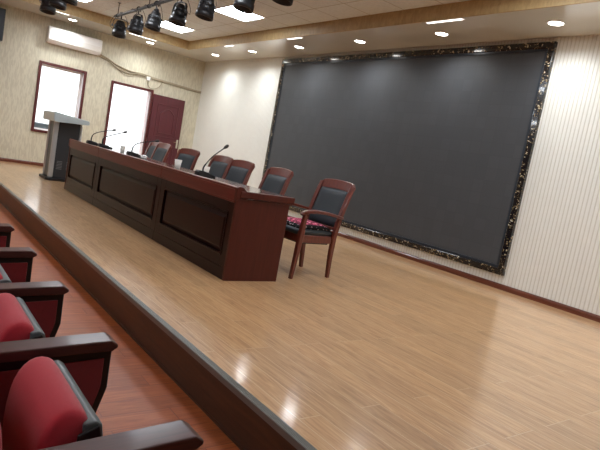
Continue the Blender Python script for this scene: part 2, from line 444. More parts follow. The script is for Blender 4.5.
# ceiling, fascia, soffit
XI, YI = -11.565, 5.14          # inner edges of the soffit
bm = bmesh.new(); box(bm, XL, XR, 3.15, YB, ZC, ZC+0.1); struct('ceiling_stage', bm, M['ceil'])
bm = bmesh.new(); box(bm, XL, XR, YF, 3.15, ZC, ZC+0.1); struct('ceiling', bm, M['ceil_grey'])
bm = bmesh.new()
prism(bm, [(XL, YF), (XI, YF), (XI, YI), (XR, YI), (XR, YB), (XL, YB)], ZS, ZS+0.02, 2)
struct('ceiling_soffit', bm, M['soffit'])
bm = bmesh.new()
box(bm, XI-0.002, XI+0.016, YF, YI, ZS-0.004, ZC)
box(bm, XI-0.002, XR, YI-0.016, YI+0.002, ZS-0.004, ZC)
struct('trim_2', bm, M['fascia'])

# ------------------------------------------------------------------ window and doorway
def frame_ring(bm, y0, y1, z0, z1, w, x0, x1, sill=True, bev=0.006):
    box(bm, x0, x1, y0, y0+w, z0, z1, bev); box(bm, x0, x1, y1-w, y1, z0, z1, bev)
    box(bm, x0, x1, y0+w, y1-w, z1-w, z1, bev)
    if sill: box(bm, x0, x1, y0+w, y1-w, z0, z0+w, bev)

bm = bmesh.new(); frame_ring(bm, WY0, WY1, WZ0, WZ1, FW, XL-0.02, XL+0.03)
win = struct('window_1', bm, M['frame'])
bm = bmesh.new()
frame_ring(bm, WY0+0.02, WY1-0.02, WZ0+0.02, WZ1-0.02, 0.03, XL-T-0.005, XL-0.021, bev=0)
struct('window_reveal', bm, M['reveal'], win)
bm = bmesh.new(); frame_ring(bm, WY0+0.05, WY1-0.05, WZ0+0.05, WZ1-0.05, 0.035, XL-T+0.01, XL-T+0.05, bev=0.004)
struct('window_sash', bm, M['white'], win)
mg, nt, b = new_mat('clear_glass')
b.inputs['Base Color'].default_value = (1, 1, 1, 1); b.inputs['Roughness'].default_value = 0.0
b.inputs['Transmission Weight'].default_value = 1.0; b.inputs['IOR'].default_value = 1.02
bm = bmesh.new(); box(bm, XL-T+0.026, XL-T+0.032, WY0+0.085, WY1-0.085, WZ0+0.085, WZ1-0.085)
struct('pane', bm, mg, win)

bm = bmesh.new(); frame_ring(bm, DY0, DY1, 0, DZ1, FW, XL-0.02, XL+0.03, sill=False)
d1 = struct('door_1', bm, M['frame'])
bm = bmesh.new(); frame_ring(bm, DY0+0.02, DY1-0.02, 0, DZ1-0.02, 0.03, XL-T-0.005, XL-0.021, sill=False, bev=0)
box(bm, XL-T, XL-0.021, DY1-0.062, DY1-0.051, 0, DZ1-0.05)
box(bm, XL-0.10, XL-0.085, DY1-0.075, DY1-0.062, 0, DZ1-0.05)
struct('door_jamb', bm, M['reveal'], d1)

# the door leaf, folded back flat against the wall
leaf = thing('door_leaf', 'maroon panelled door leaf standing open flat against the left wall', 'door', (XL+0.035, DY1+0.0, 0.0))
bm = bmesh.new(); box(bm, 0, 0.042, 0.0, 0.79, 0.012, 2.02, 0.003)
slab = obj('door_slab', bm, M['door'], leaf)
def mould_loop(bm, pts, w=0.014, d=0.010, x=0.042):
    """raised moulding along a closed loop of (y,z)"""
    n = len(pts); c = Vector((sum(p[0] for p in pts)/n, sum(p[1] for p in pts)/n)); ring = []
    prof = [(-w, 0), (-w*0.5, d), (w*0.5, d), (w, 0)]
    for i, p in enumerate(pts):
        a = Vector(pts[i-1]); b = Vector(pts[(i+1) % n]); t = (b-a).normalized(); nn = Vector((t.y, -t.x))
        ring.append([bm.verts.new((x+h, p[0]+nn.x*o, p[1]+nn.y*o)) for o, h in prof])
    for i in range(n):
        A = ring[i]; B = ring[(i+1) % n]
        for k in range(3): bm.faces.new([A[k], A[k+1], B[k+1], B[k]])
def arch(y0, y1, z0, z1, rise):
    pts = [(y0, z0), (y1, z0), (y1, z1)]
    for k in range(1, 12):
        t = k/12; pts.append((y1+(y0-y1)*t, z1+rise*math.sin(PI*t)))
    pts.append((y0, z1)); return pts
bm = bmesh.new()
mould_loop(bm, arch(0.14, 0.65, 1.08, 1.82, 0.0)); mould_loop(bm, arch(0.22, 0.57, 1.16, 1.60, 0.13))
mould_loop(bm, arch(0.14, 0.65, 0.18, 0.88, 0.0)); mould_loop(bm, arch(0.22, 0.57, 0.26, 0.80, 0.0))
obj('door_moulding', bm, M['door'], leaf)
bm = bmesh.new(); box(bm, 0.042, 0.050, 0.715, 0.765, 0.86, 1.07, 0.003)
hp = obj('handle_plate', bm, M['chrome'], leaf)
bm = bmesh.new(); tube(bm, [(0.05, 0.74, 1.0), (0.095, 0.74, 1.0)], 0.010)
tube(bm, [(0.09, 0.745, 1.0), (0.09, 0.70, 1.0), (0.088, 0.63, 0.995)], [0.010, 0.010, 0.008])
obj('lever', bm, M['chrome'], hp)

# outside, seen through the openings
bm = bmesh.new(); box(bm, XL-30, XL-T, -12, 18, -0.45, -0.40)
struct('ground', bm, M['outside_ground'])
bx_ = thing('air_conditioner_condenser', 'blue-grey box standing outside the window, seen at its lower left corner', 'outdoor unit', (-14.0, 2.70, -0.40))
bm = bmesh.new(); box(bm, -0.2, 0.2, -0.36, 0.36, 0.06, 1.28, 0.02); cas = obj('casing', bm, M['outside_box'], bx_)
bm = bmesh.new()
for k in range(9):
    r0 = 0.05+k*0.026
    tube(bm, [(0.206, r0*math.cos(2*PI*i/24), 0.85+r0*math.sin(2*PI*i/24)) for i in range(25)], 0.003, 5)
obj('fan_grille', bm, M['greym'], bx_)
for s in (-1, 1):
    bm = bmesh.new(); box(bm, -0.2, 0.2, s*0.28-0.03, s*0.28+0.03, 0.0, 0.06); obj('foot', bm, M['greym'], bx_)

# ------------------------------------------------------------------ video wall
scr = thing('led_screen', 'huge dark grey video wall in a marbled black frame behind the stage', 'screen', (0, YB, 0))
SX0, SX1, SZ0, SZ1 = -9.19, -3.609, 0.174, 2.985
W1, W2 = 0.078, 0.035
bm = bmesh.new(); box(bm, SX0+W1+W2, SX1-W1-W2, -0.035, -0.001, SZ0+W1+W2, SZ1-W1-W2)
obj('display_panel', bm, M['screen'], scr)
def rect_frame(bm, x0, x1, z0, z1, w, y0, y1, bev):
    box(bm, x0, x1, y0, y1, z0, z0+w, bev); box(bm, x0, x1, y0, y1, z1-w, z1, bev)
    box(bm, x0, x0+w, y0, y1, z0+w, z1-w, bev); box(bm, x1-w, x1, y0, y1, z0+w, z1-w, bev)
bm = bmesh.new(); rect_frame(bm, SX0, SX1, SZ0, SZ1, W1, -0.055, -0.001, 0.006)
f1 = obj('marble_frame', bm, M['marble'], scr); f1['label'] = 'black marbled frame with gold and white flecks'
bm = bmesh.new(); rect_frame(bm, SX0+W1, SX1-W1, SZ0+W1, SZ1-W1, W2, -0.045, -0.001, 0.005)
f2 = obj('inner_frame', bm, M['screen_trim'], scr); f2['label'] = 'thin plain blue-black inner frame'

# ------------------------------------------------------------------ conference table
TX0, TX1, TY0, TY1 = -9.04, -3.832, 2.32, 2.86
tab = thing('conference_table', 'long dark red-brown panelled conference table on the stage', 'table', ((TX0+TX1)/2, (TY0+TY1)/2, 0))
ox, oy = tab.location.x, tab.location.y
def tb(x0, x1, y0, y1, z0, z1, bev=0.003, bm=None):
    bm = bm or bmesh.new(); box(bm, x0-ox, x1-ox, y0-oy, y1-oy, z0, z1, bev); return bm
mods = [(TX0, -7.54), (-7.54, -5.385), (-5.385, TX1)]
pan = [(-8.92, -7.665), (-7.415, -5.50), (-5.27, -3.96)]
for (a, b), (p0, p1) in zip(mods, pan):
    e0 = 0.0015 if a > TX0 else 0.03; e1 = 0.0015 if b < TX1 else 0.0
    bm = bmesh.new()
    # stiles and rails round the recessed panel
    a_, b_ = a+e0, b-e1
    if b == TX1: b_ = TX1-0.028
    yf = TY0+0.008
    tb(a_, p0, yf, yf+0.03, 0.10, 0.665, 0.002, bm); tb(p1, b_, yf, yf+0.03, 0.10, 0.665, 0.002, bm)
    tb(p0, p1, yf, yf+0.03, 0.10, 0.205, 0.002, bm); tb(p0, p1, yf, yf+0.03, 0.555, 0.665, 0.002, bm)
    tb(a_, b_, yf-0.006, yf+0.03, 0.0, 0.10, 0.002, bm)
    fp = obj('front_panel', bm, M['table_front_shaded'], tab)
    bm = bmesh.new()
    # raised and fielded panel with bevelled border
    q0, q1, z0, z1 = p0-ox, p1-ox, 0.205, 0.555
    ys = [yf+0.024-oy, yf+0.020-oy, yf+0.004-oy]; ins = [0.0, 0.014, 0.05]
    rings = [[bm.verts.new(v) for v in ((q0+i, y, z0+i), (q1-i, y, z0+i), (q1-i, y, z1-i), (q0+i, y, z1-i))] for y, i in zip(ys, ins)]
    for A, B in zip(rings, rings[1:]):
        for k in range(4): bm.faces.new([A[k], A[(k+1)%4], B[(k+1)%4], B[k]])
    bm.faces.new(rings[-1]); bk = [bm.verts.new((v.co.x, yf+0.029-oy, v.co.z)) for v in rings[0]]
    for k in range(4): bm.faces.new([rings[0][k], rings[0][(k+1)%4], bk[(k+1)%4], bk[k]])
    bm.faces.new(bk[::-1])
    obj('raised_panel', bm, M['table_front_shaded'], fp)
    bm = bmesh.new()
    rect = (p0-ox+0.0, p1-ox-0.0)
    for (x0, x1, zz0, zz1) in ((p0-0.012, p1+0.012, 0.553, 0.567), (p0-0.012, p1+0.012, 0.193, 0.207), (p0-0.012, p0+0.002, 0.207, 0.553), (p1-0.002, p1+0.012, 0.207, 0.553)):
        tb(x0, x1, yf-0.007, yf+0.001, zz0, zz1, 0.003, bm)
    obj('panel_moulding', bm, M['table_front_shaded'], fp)
    # ledge board above the front
    bm = tb(a_, b_, TY0-0.012, TY0+0.035, 0.672, 0.765, 0.003); tb(a_, b_, TY0-0.004, TY0+0.035, 0.655, 0.672, 0.003, bm)
    tb(a_-0.0, b_, TY0-0.018, TY0+0.045, 0.765, 0.787, 0.006, bm)
    lb = obj('front_ledge', bm, M['table_ledge_lit'], tab); lb['label'] = 'upright red-brown ledge along the front edge, painted lighter for the light on it'
# ends
for xe, s in ((TX1, 1), (TX0, -1)):
    x0, x1 = (xe-0.028, xe) if s > 0 else (xe, xe+0.028)
    bm = tb(x0, x1, TY0, TY1, 0.0, 0.70, 0.002); obj('end_panel', bm, M['table_end'], tab)
    bm = bmesh.new()
    xa, xb = ((xe-0.03, xe+0.018) if s > 0 else (xe-0.018, xe+0.03))
    tb(xa, xb, TY0+0.02, TY1+0.035, 0.705, 0.762, 0.006, bm)
    tb(xa, xb - 0.012 if s > 0 else xb, TY0+0.02, TY1+0.02, 0.69, 0.70, 0.002, bm)
    obj('end_moulding', bm, M['table_end'], tab)
    bm = bmesh.new()
    pts = [(TY0-0.016-oy, 0.672), (TY0-0.016-oy, 0.782), (TY0+0.0-oy, 0.794), (TY0+0.03-oy, 0.794), (TY0+0.05-oy, 0.784), (TY0+0.068-oy, 0.768), (TY0+0.085-oy, 0.762), (TY0+0.085-oy, 0.710), (TY0+0.02-oy, 0.700)]
    prism(bm, pts, x0-ox-(0 if s > 0 else 0.012), x1-ox+(0.012 if s > 0 else 0), 0, 0.003)
    obj('ledge_bracket', bm, M['table_end'], tab)
bm = tb(TX0+0.03, TX1-0.03, TY0+0.04, TY1+0.03, 0.735, 0.760, 0.004)
obj('desktop', bm, M['table_top'], tab)
for xm in (-7.54, -5.385):
    bm = tb(xm-0.012, xm+0.012, TY0+0.05, TY1-0.03, 0.0, 0.734, 0.001); obj('partition_panel', bm, M['table_end'], tab)

# ------------------------------------------------------------------ armchair (faces local -y, origin on the floor between its legs)
def make_chair(label):
    t = thing('conference_armchair', label, 'chair', (0,0,0))
    wd = M['chair_wood']
    for s in (-1, 1):
        bm = bmesh.new()   # front leg running up into the arm post
        path = [(s*0.265, -0.275, 0.0), (s*0.262, -0.255, 0.22), (s*0.258, -0.240, 0.42), (s*0.262, -0.235, 0.55), (s*0.268, -0.230, 0.625)]
        rr = [(0.017, 0.017), (0.021, 0.022), (0.026, 0.028), (0.020, 0.022), (0.020, 0.024)]
        sweep_rect(bm, path, rr); obj('leg', bm, wd, t, smooth=False)
        bm = bmesh.new()   # rear leg running up as the back stile
        path = [(s*0.210, 0.240, 0.0), (s*0.216, 0.222, 0.22), (s*0.224, 0.215, 0.42), (s*0.230, 0.240, 0.60), (s*0.232, 0.295, 0.80), (s*0.232, 0.340, 0.93)]
        rr = [(0.017, 0.019), (0.020, 0.024), (0.022, 0.028), (0.023, 0.024), (0.025, 0.019), (0.025, 0.016)]
        sweep_rect(bm, path, rr); obj('leg', bm, wd, t)
        bm = bmesh.new()   # arm
        path = [(s*0.270, -0.285, 0.612), (s*0.272, -0.25, 0.634), (s*0.274, -0.15, 0.650), (s*0.272, 0.0, 0.648), (s*0.262, 0.15, 0.630), (s*0.245, 0.262, 0.612)]
        rr = [(0.022, 0.012), (0.029, 0.015), (0.032, 0.016), (0.029, 0.015), (0.024, 0.014), (0.020, 0.013)]
        path2 = smoothpath(path, 3); r2 = [rr[min(i//3, 5)] for i in range(len(path2))]
        sweep_rect(bm, path2, r2); am = obj('armrest', bm, wd, t, smooth=False)
        bm = bmesh.new()
        for (yy, zz, dy) in ((-0.252, 0.6485, 0.03),):
            lathe(bm, [(0.001, 0.0015), (0.6, 0.001), (1.0, 0.0)], 10, Matrix.Translation((s*0.273, yy, zz)) @ Matrix.Rotation(0.42, 4, 'X') @ Matrix.Diagonal((0.016, dy, 1, 1)))
        obj('worn_patch', bm, M['worn'], am)
    bm = bmesh.new()    # seat rails
    prism(bm, [(-0.25, -0.245), (0.25, -0.245), (0.228, 0.22), (-0.228, 0.22)], 0.345, 0.418, 2, 0.006); 
    obj('seat_frame', bm, wd, t)
    bm = bmesh.new(); prism(bm, [(-0.205, -0.20), (0.205, -0.20), (0.19, 0.18), (-0.19, 0.18)], 0.328, 0.345, 2); obj('seat_base', bm, M['black'], t)
    bm = bmesh.new(); prism(bm, [(-0.248, -0.262), (0.248, -0.262), (0.215, 0.205), (-0.215, 0.205)], 0.412, 0.468, 2, 0.022, 3)
    obj('seat', bm, M['leather'], t, smooth=True)
    # top rail: arched and curved
    bm = bmesh.new()
    n = 14; rings = []
    for i in range(n+1):
        u = -1+2*i/n; x = u*0.250; zt = 0.954+0.022*(1-abs(u)**2.4); zt -= 0.03*max(0, abs(u)-0.86)/0.14; zb = 0.870+0.012*(1-u*u); yb = 0.342+0.022*(1-u*u)
        tl = (zt-0.9)*0.25
        rings.append([bm.verts.new(v) for v in ((x, yb-0.022-0.012, zb), (x, yb+0.010-0.012, zb), (x, yb+0.014+tl, zt-0.006), (x, yb+tl, zt), (x, yb-0.018+tl, zt-0.006))])
    for A, B in zip(rings, rings[1:]):
        for k in range(5): bm.faces.new([A[k], A[(k+1)%5], B[(k+1)%5], B[k]])
    bm.faces.new(rings[0][::-1]); bm.faces.new(rings[-1])
    obj('top_rail', bm, wd, t, smooth=False)
    # back rest frame lower rail and upholstered pad
    bm = bmesh.new(); box(bm, -0.225, 0.225, 0.222, 0.246, 0.475, 0.505, 0.004); obj('back_rail', bm, wd, t)
    bm = bmesh.new(); nx, nz = 12, 10; grid = []
    for side in (0, 1):
        g = []
        for j in range(nz+1):
            v = j/nz; z = 0.500+v*0.386; row = []
            base = 0.232+(z-0.5)*0.12 + max(0, z-0.6)*0.20
            for i in range(nx+1):
                u = -1+2*i/nx; hw = 0.214+0.002*v
                edge = min(1-abs(u), 1-abs(2*v-1)); puff = min(1, edge*5)**0.5*0.020
                y = base+0.014*(1-u*u) + (-0.010-puff if side == 0 else 0.012+puff*0.5)
                row.append(bm.verts.new((u*hw, y, z)))
            g.append(row)
        grid.append(g)
        for j in range(nz):
            for i in range(nx): bm.faces.new([g[j][i], g[j][i+1], g[j+1][i+1], g[j+1][i]])
    a, b = grid
    for i in range(nx):
        bm.faces.new([a[0][i], a[0][i+1], b[0][i+1], b[0][i]]); bm.faces.new([a[nz][i], a[nz][i+1], b[nz][i+1], b[nz][i]])
    for j in range(nz):
        bm.faces.new([a[j][0], a[j+1][0], b[j+1][0], b[j][0]]); bm.faces.new([a[j][nx], a[j+1][nx], b[j+1][nx], b[j][nx]])
    obj('backrest', bm, M['leather'], t, smooth=True)
    return t

def sweep_rect(bm, path, rr):
    """rectangular section (half width in x, half depth across) along a path in a plane of roughly constant x"""
    path = [Vector(p) for p in path]; rings = []
    for i, p in enumerate(path):
        t = (path[min(i+1, len(path)-1)]-path[max(i-1, 0)]).normalized()
        u = Vector((1, 0, 0)); u = (u - t*u.dot(t)).normalized(); w = t.cross(u)
        a, b = rr[i]; c = 0.3
        sec = [(-a, -b*(1-c)), (-a*(1-c), -b), (a*(1-c), -b), (a, -b*(1-c)), (a, b*(1-c)), (a*(1-c), b), (-a*(1-c), b), (-a, b*(1-c))]
        rings.append([bm.verts.new(p+u*x+w*y) for x, y in sec])
    for A, B in zip(rings, rings[1:]):
        for k in range(8): bm.faces.new([A[k], A[(k+1)%8], B[(k+1)%8], B[k]])
    bm.faces.new(rings[0][::-1]); bm.faces.new(rings[-1])

G = 'armchairs behind the conference table'
ch0 = make_chair('nearest armchair, at the right end of the table, with a pink cushion on its seat')
ch0['group'] = G; ch0.location = (-4.215, 3.365, 0); ch0.rotation_euler = (0, 0, math.radians(2))
chairs = [(-5.28, 3.37, 0, 'armchair whose back stands alone in front of the left edge of the video wall'),
          (-5.99, 3.29, 4, 'armchair right behind the nearest microphone, the front one of an overlapping pair'),
          (-6.87, 3.49, 4, 'armchair partly hidden by its right neighbour, against the cream wall behind the nearest microphone'),
          (-7.92, 3.50, 12, 'armchair between the paper cup and the nearest microphone, its back alone against the cream wall'),
          (-9.22, 3.60, 4, 'armchair in front of the open maroon door, the nearer of two overlapping'),
          (-10.05, 3.80, 4, 'armchair furthest left behind the table, mostly covered by the chair on its right')]
for x, y, a, l in chairs:
    dup(ch0, (x, y, 0), math.radians(a), l, G)

# knitted cushion on the nearest armchair
bm = bmesh.new(); n = 22; top = []; bot = []
rs = random.Random(3)
for j in range(n+1):
    rt, rb = [], []
    for i in range(n+1):
        u, v = -1+2*i/n, -1+2*j/n
        k = (1-abs(u)**4)*(1-abs(v)**4); w = 0.205
        x, y = u*w, v*w*0.98
        rt.append(bm.verts.new((x, y, 0.014+0.046*k**0.6+rs.uniform(-0.003, 0.004)*(k > 0))))
        drop = 0.0
        rb.append(bm.verts.new((x, y, 0.002)))
    top.append(rt); bot.append(rb)
for j in range(n):
    for i in range(n):
        bm.faces.new([top[j][i], top[j][i+1], top[j+1][i+1], top[j+1][i]]); bm.faces.new([bot[j][i], bot[j+1][i], bot[j+1][i+1], bot[j][i+1]])
for i in range(n):
    for A, B in ((top[0], bot[0]), (top[n], bot[n])): bm.faces.new([A[i], A[i+1], B[i+1], B[i]])
    for q in (0, n): bm.faces.new([top[i][q], top[i+1][q], bot[i+1][q], bot[i][q]])
cu = obj('chair_cushion', bm, M['floral'], smooth=True, loc=(-4.215, 3.335, 0.468)); cu.rotation_euler = (0, 0, math.radians(2))
tag(cu, 'pink, white and black knitted cushion on the seat of the nearest armchair', 'cushion')

# ------------------------------------------------------------------ microphones
def microphone(x, y, neck, label, rot=0.0):
    t = thing('gooseneck_microphone', label, 'microphone', (x, y, 0.760), rot, 'gooseneck microphones on the conference table')
    bm = bmesh.new()
    prism(bm, [(-0.10, 0), (-0.10, 0.040), (-0.085, 0.056), (-0.03, 0.052), (0.085, 0.022), (0.10, 0.012), (0.10, 0)], -0.045, 0.045, 0, 0.004)
    obj('base', bm, M['black'], t)
    bm = bmesh.new(); box(bm, -0.018, 0.018, 0.015, 0.045, 0.034, 0.0435, 0.003); obj('talk_button', bm, M['greym'], t)
    p = smoothpath([(0, a-y, b-0.760) for a, b in neck], 6)
    bm = bmesh.new(); tube(bm, p, [0.009 if i < len(p)*0.35 else 0.0065 for i in range(len(p))], 8); obj('gooseneck', bm, M['blackm'], t)
    d = (p[-1]-p[-2]).normalized()
    q = d.to_track_quat('Z', 'Y').to_matrix().to_4x4()
    bm = bmesh.new(); lathe(bm, [(0.006, -0.01), (0.011, 0.0), (0.016, 0.012), (0.0175, 0.03), (0.016, 0.045), (0.009, 0.056), (0.002, 0.058)], 14, Matrix.Translation(p[-1]) @ q)
    obj('head', bm, M['black'], t)
    return t
microphone(-9.0, 2.66, [(2.622, 0.79), (2.620, 0.85), (2.640, 0.914), (2.706, 0.960), (2.826, 1.005), (2.930, 1.035)], 'desk microphone nearest the lectern, leftmost of four on the table')
microphone(-8.4, 2.66, [(2.620, 0.79), (2.610, 0.843), (2.625, 0.905), (2.715, 0.955), (2.820, 1.000), (2.905, 1.035)], 'desk microphone whose head reaches furthest across the bright doorway, second from the lectern')
microphone(-7.1, 2.64, [(2.600, 0.79), (2.598, 0.840), (2.615, 0.895), (2.670, 0.938), (2.780, 0.975), (2.895, 1.005)], 'desk microphone with its head against the maroon door, beside crumpled tissue')
microphone(-5.08, 2.65, [(2.622, 0.79), (2.618, 0.842), (2.647, 0.898), (2.705, 0.975), (2.775, 1.04), (2.820, 1.080)], 'largest and nearest desk microphone, rightmost on the table, head against the cream wall')

# ------------------------------------------------------------------ cups and tissue
def cup(x, y, label, s=1.0):
    t = thing('paper_cup', label, 'cup', (x, y, 0.760), 0, 'paper cups on the conference table')
    bm = bmesh.new()
    lathe(bm, [(0.026*s, 0.0), (0.028*s, 0.002), (0.038*s, 0.088*s), (0.0365*s, 0.088*s), (0.0265*s, 0.006)], 24, cap=False)
    vs = [v for v in bm.verts if abs(v.co.z-0.006) < 1e-6]; bm.faces.new(vs)
    body = obj('cup_body', bm, M['cup'], t)
    bm = bmesh.new(); ring = [(0.0380*s*math.cos(2*PI*k/24), 0.0380*s*math.sin(2*PI*k/24), 0.088*s) for k in range(25)]
    tube(bm, ring, 0.0022, 6); obj('rim', bm, M['cup'], t)
    return t
cup(-7.75, 2.70, 'small white paper cup in front of the bright doorway between two microphones')
cup(-5.83, 2.68, 'white paper cup left of the lone armchair back, standing clear on the table', 1.08)
cup(-5.36, 2.80, 'white paper cup half hidden behind the neck of the nearest microphone')
bm = bmesh.new(); bmesh.ops.create_icosphere(bm, subdivisions=3, radius=0.04)
rs = random.Random(5)
for v in bm.verts:
    v.co *= rs.uniform(0.72, 1.15); v.co.z = max(-0.022, v.co.z*0.65)
tis = obj('crumpled_tissue', bm, M['tissue'], loc=(-6.87, 2.68, 0.782)); tag(tis, 'crumpled white tissue on the table beside the third microphone', 'tissue')

# ------------------------------------------------------------------ lectern
lec = thing('lectern', 'grey and silver lectern with wedge top left of the table', 'lectern', (-10.28, 2.53, 0))
lw_ = 0.29
bm = bmesh.new(); prism(bm, [(-lw_+0.05, -0.28), (lw_-0.05, -0.28), (lw_, -0.22), (lw_, 0.24), (lw_-0.06, 0.31), (-lw_+0.06, 0.31), (-lw_, 0.24), (-lw_, -0.22)], 0.0, 0.045, 2, 0.008); obj('base', bm, M['black'], lec)
bm = bmesh.new(); prism(bm, [(-0.19, -0.16), (0.19, -0.16), (0.19, 0.20), (-0.19, 0.20)], 0.045, 1.02, 2, 0.004)
bd = obj('body', bm, M['lectern_dark'], lec)
for sx in (-1, 1):
    for (ya, yb2, nm) in ((-0.235, -0.155, 'front_column'), (0.195, 0.235, 'rear_column')):
        bm = bmesh.new(); box(bm, sx*0.185-0.035, sx*0.185+0.035, ya, yb2, 0.045, 1.02, 0.022, 4)
        obj('corner_column', bm, M['silver'], lec)['label'] = 'rounded silver corner column'
bm = bmesh.new(); box(bm, -0.15, 0.15, -0.215, -0.16, 0.06, 1.02, 0.006); obj('front_panel', bm, M['greym'], lec)
bm = bmesh.new()
prism(bm, [(-0.285, 1.005), (-0.29, 1.15), (-0.275, 1.163), (0.275, 1.105), (0.285, 1.095), (0.285, 1.045), (0.27, 1.035), (-0.20, 1.005)], -0.40, 0.40, 0, 0.006)
obj('top', bm, M['lectern_top'], lec)
bm = bmesh.new(); prism(bm, [(-0.296, 1.01), (-0.300, 1.14), (-0.291, 1.148), (-0.286, 1.01)], -0.395, 0.395, 0, 0.002); obj('top_fascia', bm, M['silver'], lec)
bm = bmesh.new()
for cy in (-0.07, 0.09):
    for k in range(6):
        box(bm, 0.190, 0.194, cy-0.045, cy+0.045, 0.20+k*0.026, 0.212+k*0.026, 0.001)
obj('vent_slats', bm, M['lectern_mark'], lec)

# ------------------------------------------------------------------ wall fittings
ac = thing('air_conditioner', 'white split air conditioner high on the left wall', 'air conditioner', (XL, 3.04, 2.54))
L2 = 0.535
bm = bmesh.new(); prism(bm, [(0.0, 0.02), (0.0, 0.315), (0.02, 0.325), (0.165, 0.325), (0.19, 0.30), (0.205, 0.16), (0.19, 0.075), (0.13, 0.012), (0.02, 0.0)], -L2, L2, 1, 0.008)
obj('casing', bm, M['ac'], ac)
bm = bmesh.new(); prism(bm, [(0.135, 0.006), (0.194, 0.070), (0.198, 0.066), (0.140, 0.001)], -L2+0.06, L2-0.06, 1); obj('louvre_flap', bm, M['ac'], ac)
bm = bmesh.new(); prism(bm, [(0.2055, 0.155), (0.2085, 0.165), (0.1945, 0.297), (0.189, 0.300)], -L2+0.015, L2-0.015, 1, 0.001); obj('front_panel', bm, M['ac'], ac)
bm = bmesh.new()
for k in range(9): box(bm, 0.04+k*0.014, 0.046+k*0.014, -L2+0.04, L2-0.04, 0.324, 0.330)
obj('top_grille', bm, M['ac_dark'], ac)

def wall_run(pts, r, label, name='wall_cable', cat='cable'):
    bm = bmesh.new(); tube(bm, smoothpath([(XL+0.02+(p[2] if len(p) > 2 else 0), p[0], p[1]) for p in pts], 5), r, 8)
    o = obj(name, bm, M['cable']); tag(o, label, cat); return o
wall_run([(3.56, 2.590), (3.75, 2.545), (3.955, 2.466), (4.15, 2.42), (4.31, 2.395), (4.55, 2.400), (4.78, 2.385)], 0.021, 'thicker insulated pipe sagging along the wall from the air conditioner', 'coolant_pipe', 'pipe')
wall_run([(3.56, 2.560), (3.80, 2.49), (3.98, 2.40), (4.16, 2.345), (4.34, 2.345), (4.55, 2.372, 0.02), (4.76, 2.350)], 0.013, 'thin cable hanging just below the pipe right of the air conditioner')
wall_run([(4.05, 2.36), (4.16, 2.30), (4.30, 2.285), (4.42, 2.33), (4.50, 2.362)], 0.007, 'thin cord looping below the cables between window and doorway')
tr = thing('cable_trunking', 'grey-beige cable trunking running on from the pipe to the room corner', 'trunking', (XL, 5.4, 2.34))
bm = bmesh.new()
A = [(-0.64, 0.030), (0.69, -0.028)]
vs = [bm.verts.new(v) for v in ((0.0, A[0][0], A[0][1]-0.026), (0.035, A[0][0], A[0][1]-0.022), (0.035, A[0][0], A[0][1]+0.022), (0, A[0][0], A[0][1]+0.026))]
ws = [bm.verts.new(v) for v in ((0.0, A[1][0], A[1][1]-0.026), (0.035, A[1][0], A[1][1]-0.022), (0.035, A[1][0], A[1][1]+0.022), (0, A[1][0], A[1][1]+0.026))]
bm.faces.new(vs); bm.faces.new(ws[::-1])
for k in range(4): bm.faces.new([vs[k], vs[(k+1)%4], ws[(k+1)%4], ws[k]])
obj('channel', bm, M['cable'], tr)
bm = bmesh.new(); box(bm, 0.0, 0.042, 0.64, 0.695, -0.055, 0.0, 0.003); obj('end_cap', bm, M['cable'], tr)
jb = thing('junction_box', 'small white junction box above the doorway', 'junction box', (XL, 4.74, 2.335))
bm = bmesh.new(); box(bm, 0.0, 0.045, -0.042, 0.042, -0.05, 0.04, 0.006); obj('box_cover', bm, M['ac'], jb)
bm = bmesh.new(); box(bm, 0.045, 0.049, -0.022, 0.022, -0.025, 0.02, 0.002); obj('socket_face', bm, M['white'], jb)
wall_run([(4.75, 2.29), (4.745, 2.22), (4.80, 2.14), (4.90, 2.13), (5.02, 2.20), (5.08, 2.30), (5.09, 2.345)], 0.007, 'thin cord hanging in a loop below the white junction box')
sp = thing('wall_speaker', 'black column loudspeaker on the left wall at the picture edge', 'loudspeaker', (XL, 1.555, 2.32))
bm = bmesh.new(); box(bm, 0.07, 0.32, -0.14, 0.14, 0.0, 0.60, 0.015); obj('cabinet', bm, M['black'], sp)
bm = bmesh.new(); box(bm, 0.32, 0.33, -0.125, 0.125, 0.02, 0.58, 0.005); obj('grille', bm, M['blackm'], sp)
bm = bmesh.new(); box(bm, 0.0, 0.07, -0.05, 0.05, 0.22, 0.38, 0.004); obj('bracket', bm, M['greym'], sp)

# ------------------------------------------------------------------ ceiling lights
pl = thing('ceiling_panel_light', 'square ceiling light panel nearest the fascia, above the lone armchair back', 'ceiling light', (-8.05, 4.325, ZC), 0, 'square ceiling light panels')
bm = bmesh.new(); box(bm, -0.30, 0.30, -0.30, 0.30, -0.008, 0.02); pd = obj('diffuser', bm, M['panel_light'], pl)
bm = bmesh.new()
box(bm, -0.315, 0.315, -0.315, -0.300, -0.012, 0.02); box(bm, -0.315, 0.315, 0.300, 0.315, -0.012, 0.02)
box(bm, -0.315, -0.300, -0.300, 0.300, -0.012, 0.02); box(bm, 0.300, 0.315, -0.300, 0.300, -0.012, 0.02)
obj('panel_frame', bm, M['ac'], pl)
PG = 'square ceiling light panels'
dup(pl, (-10.57, 4.325, ZC), 0, 'ceiling light panel half hidden by the hanging spotlights near the left wall', PG)
dup(pl, (-10.57, 2.435, ZC), 0, 'ceiling light panel at the top edge, above and right of the air conditioner', PG)
for x in (-3.01, -0.49):  # unseen panels, added to light the stage
    dup(pl, (x, 4.325, ZC), 0, 'unseen square light panel added in the stage ceiling above the picture', PG)
for y in (-1.4, -3.29):  # unseen panels, added to brighten the hall and the red seats
    for x in (-8.05, -5.53, -3.01, -0.49):
        dup(pl, (x, y, ZC), 0, 'unseen square light panel added in the hall ceiling above the picture', PG)
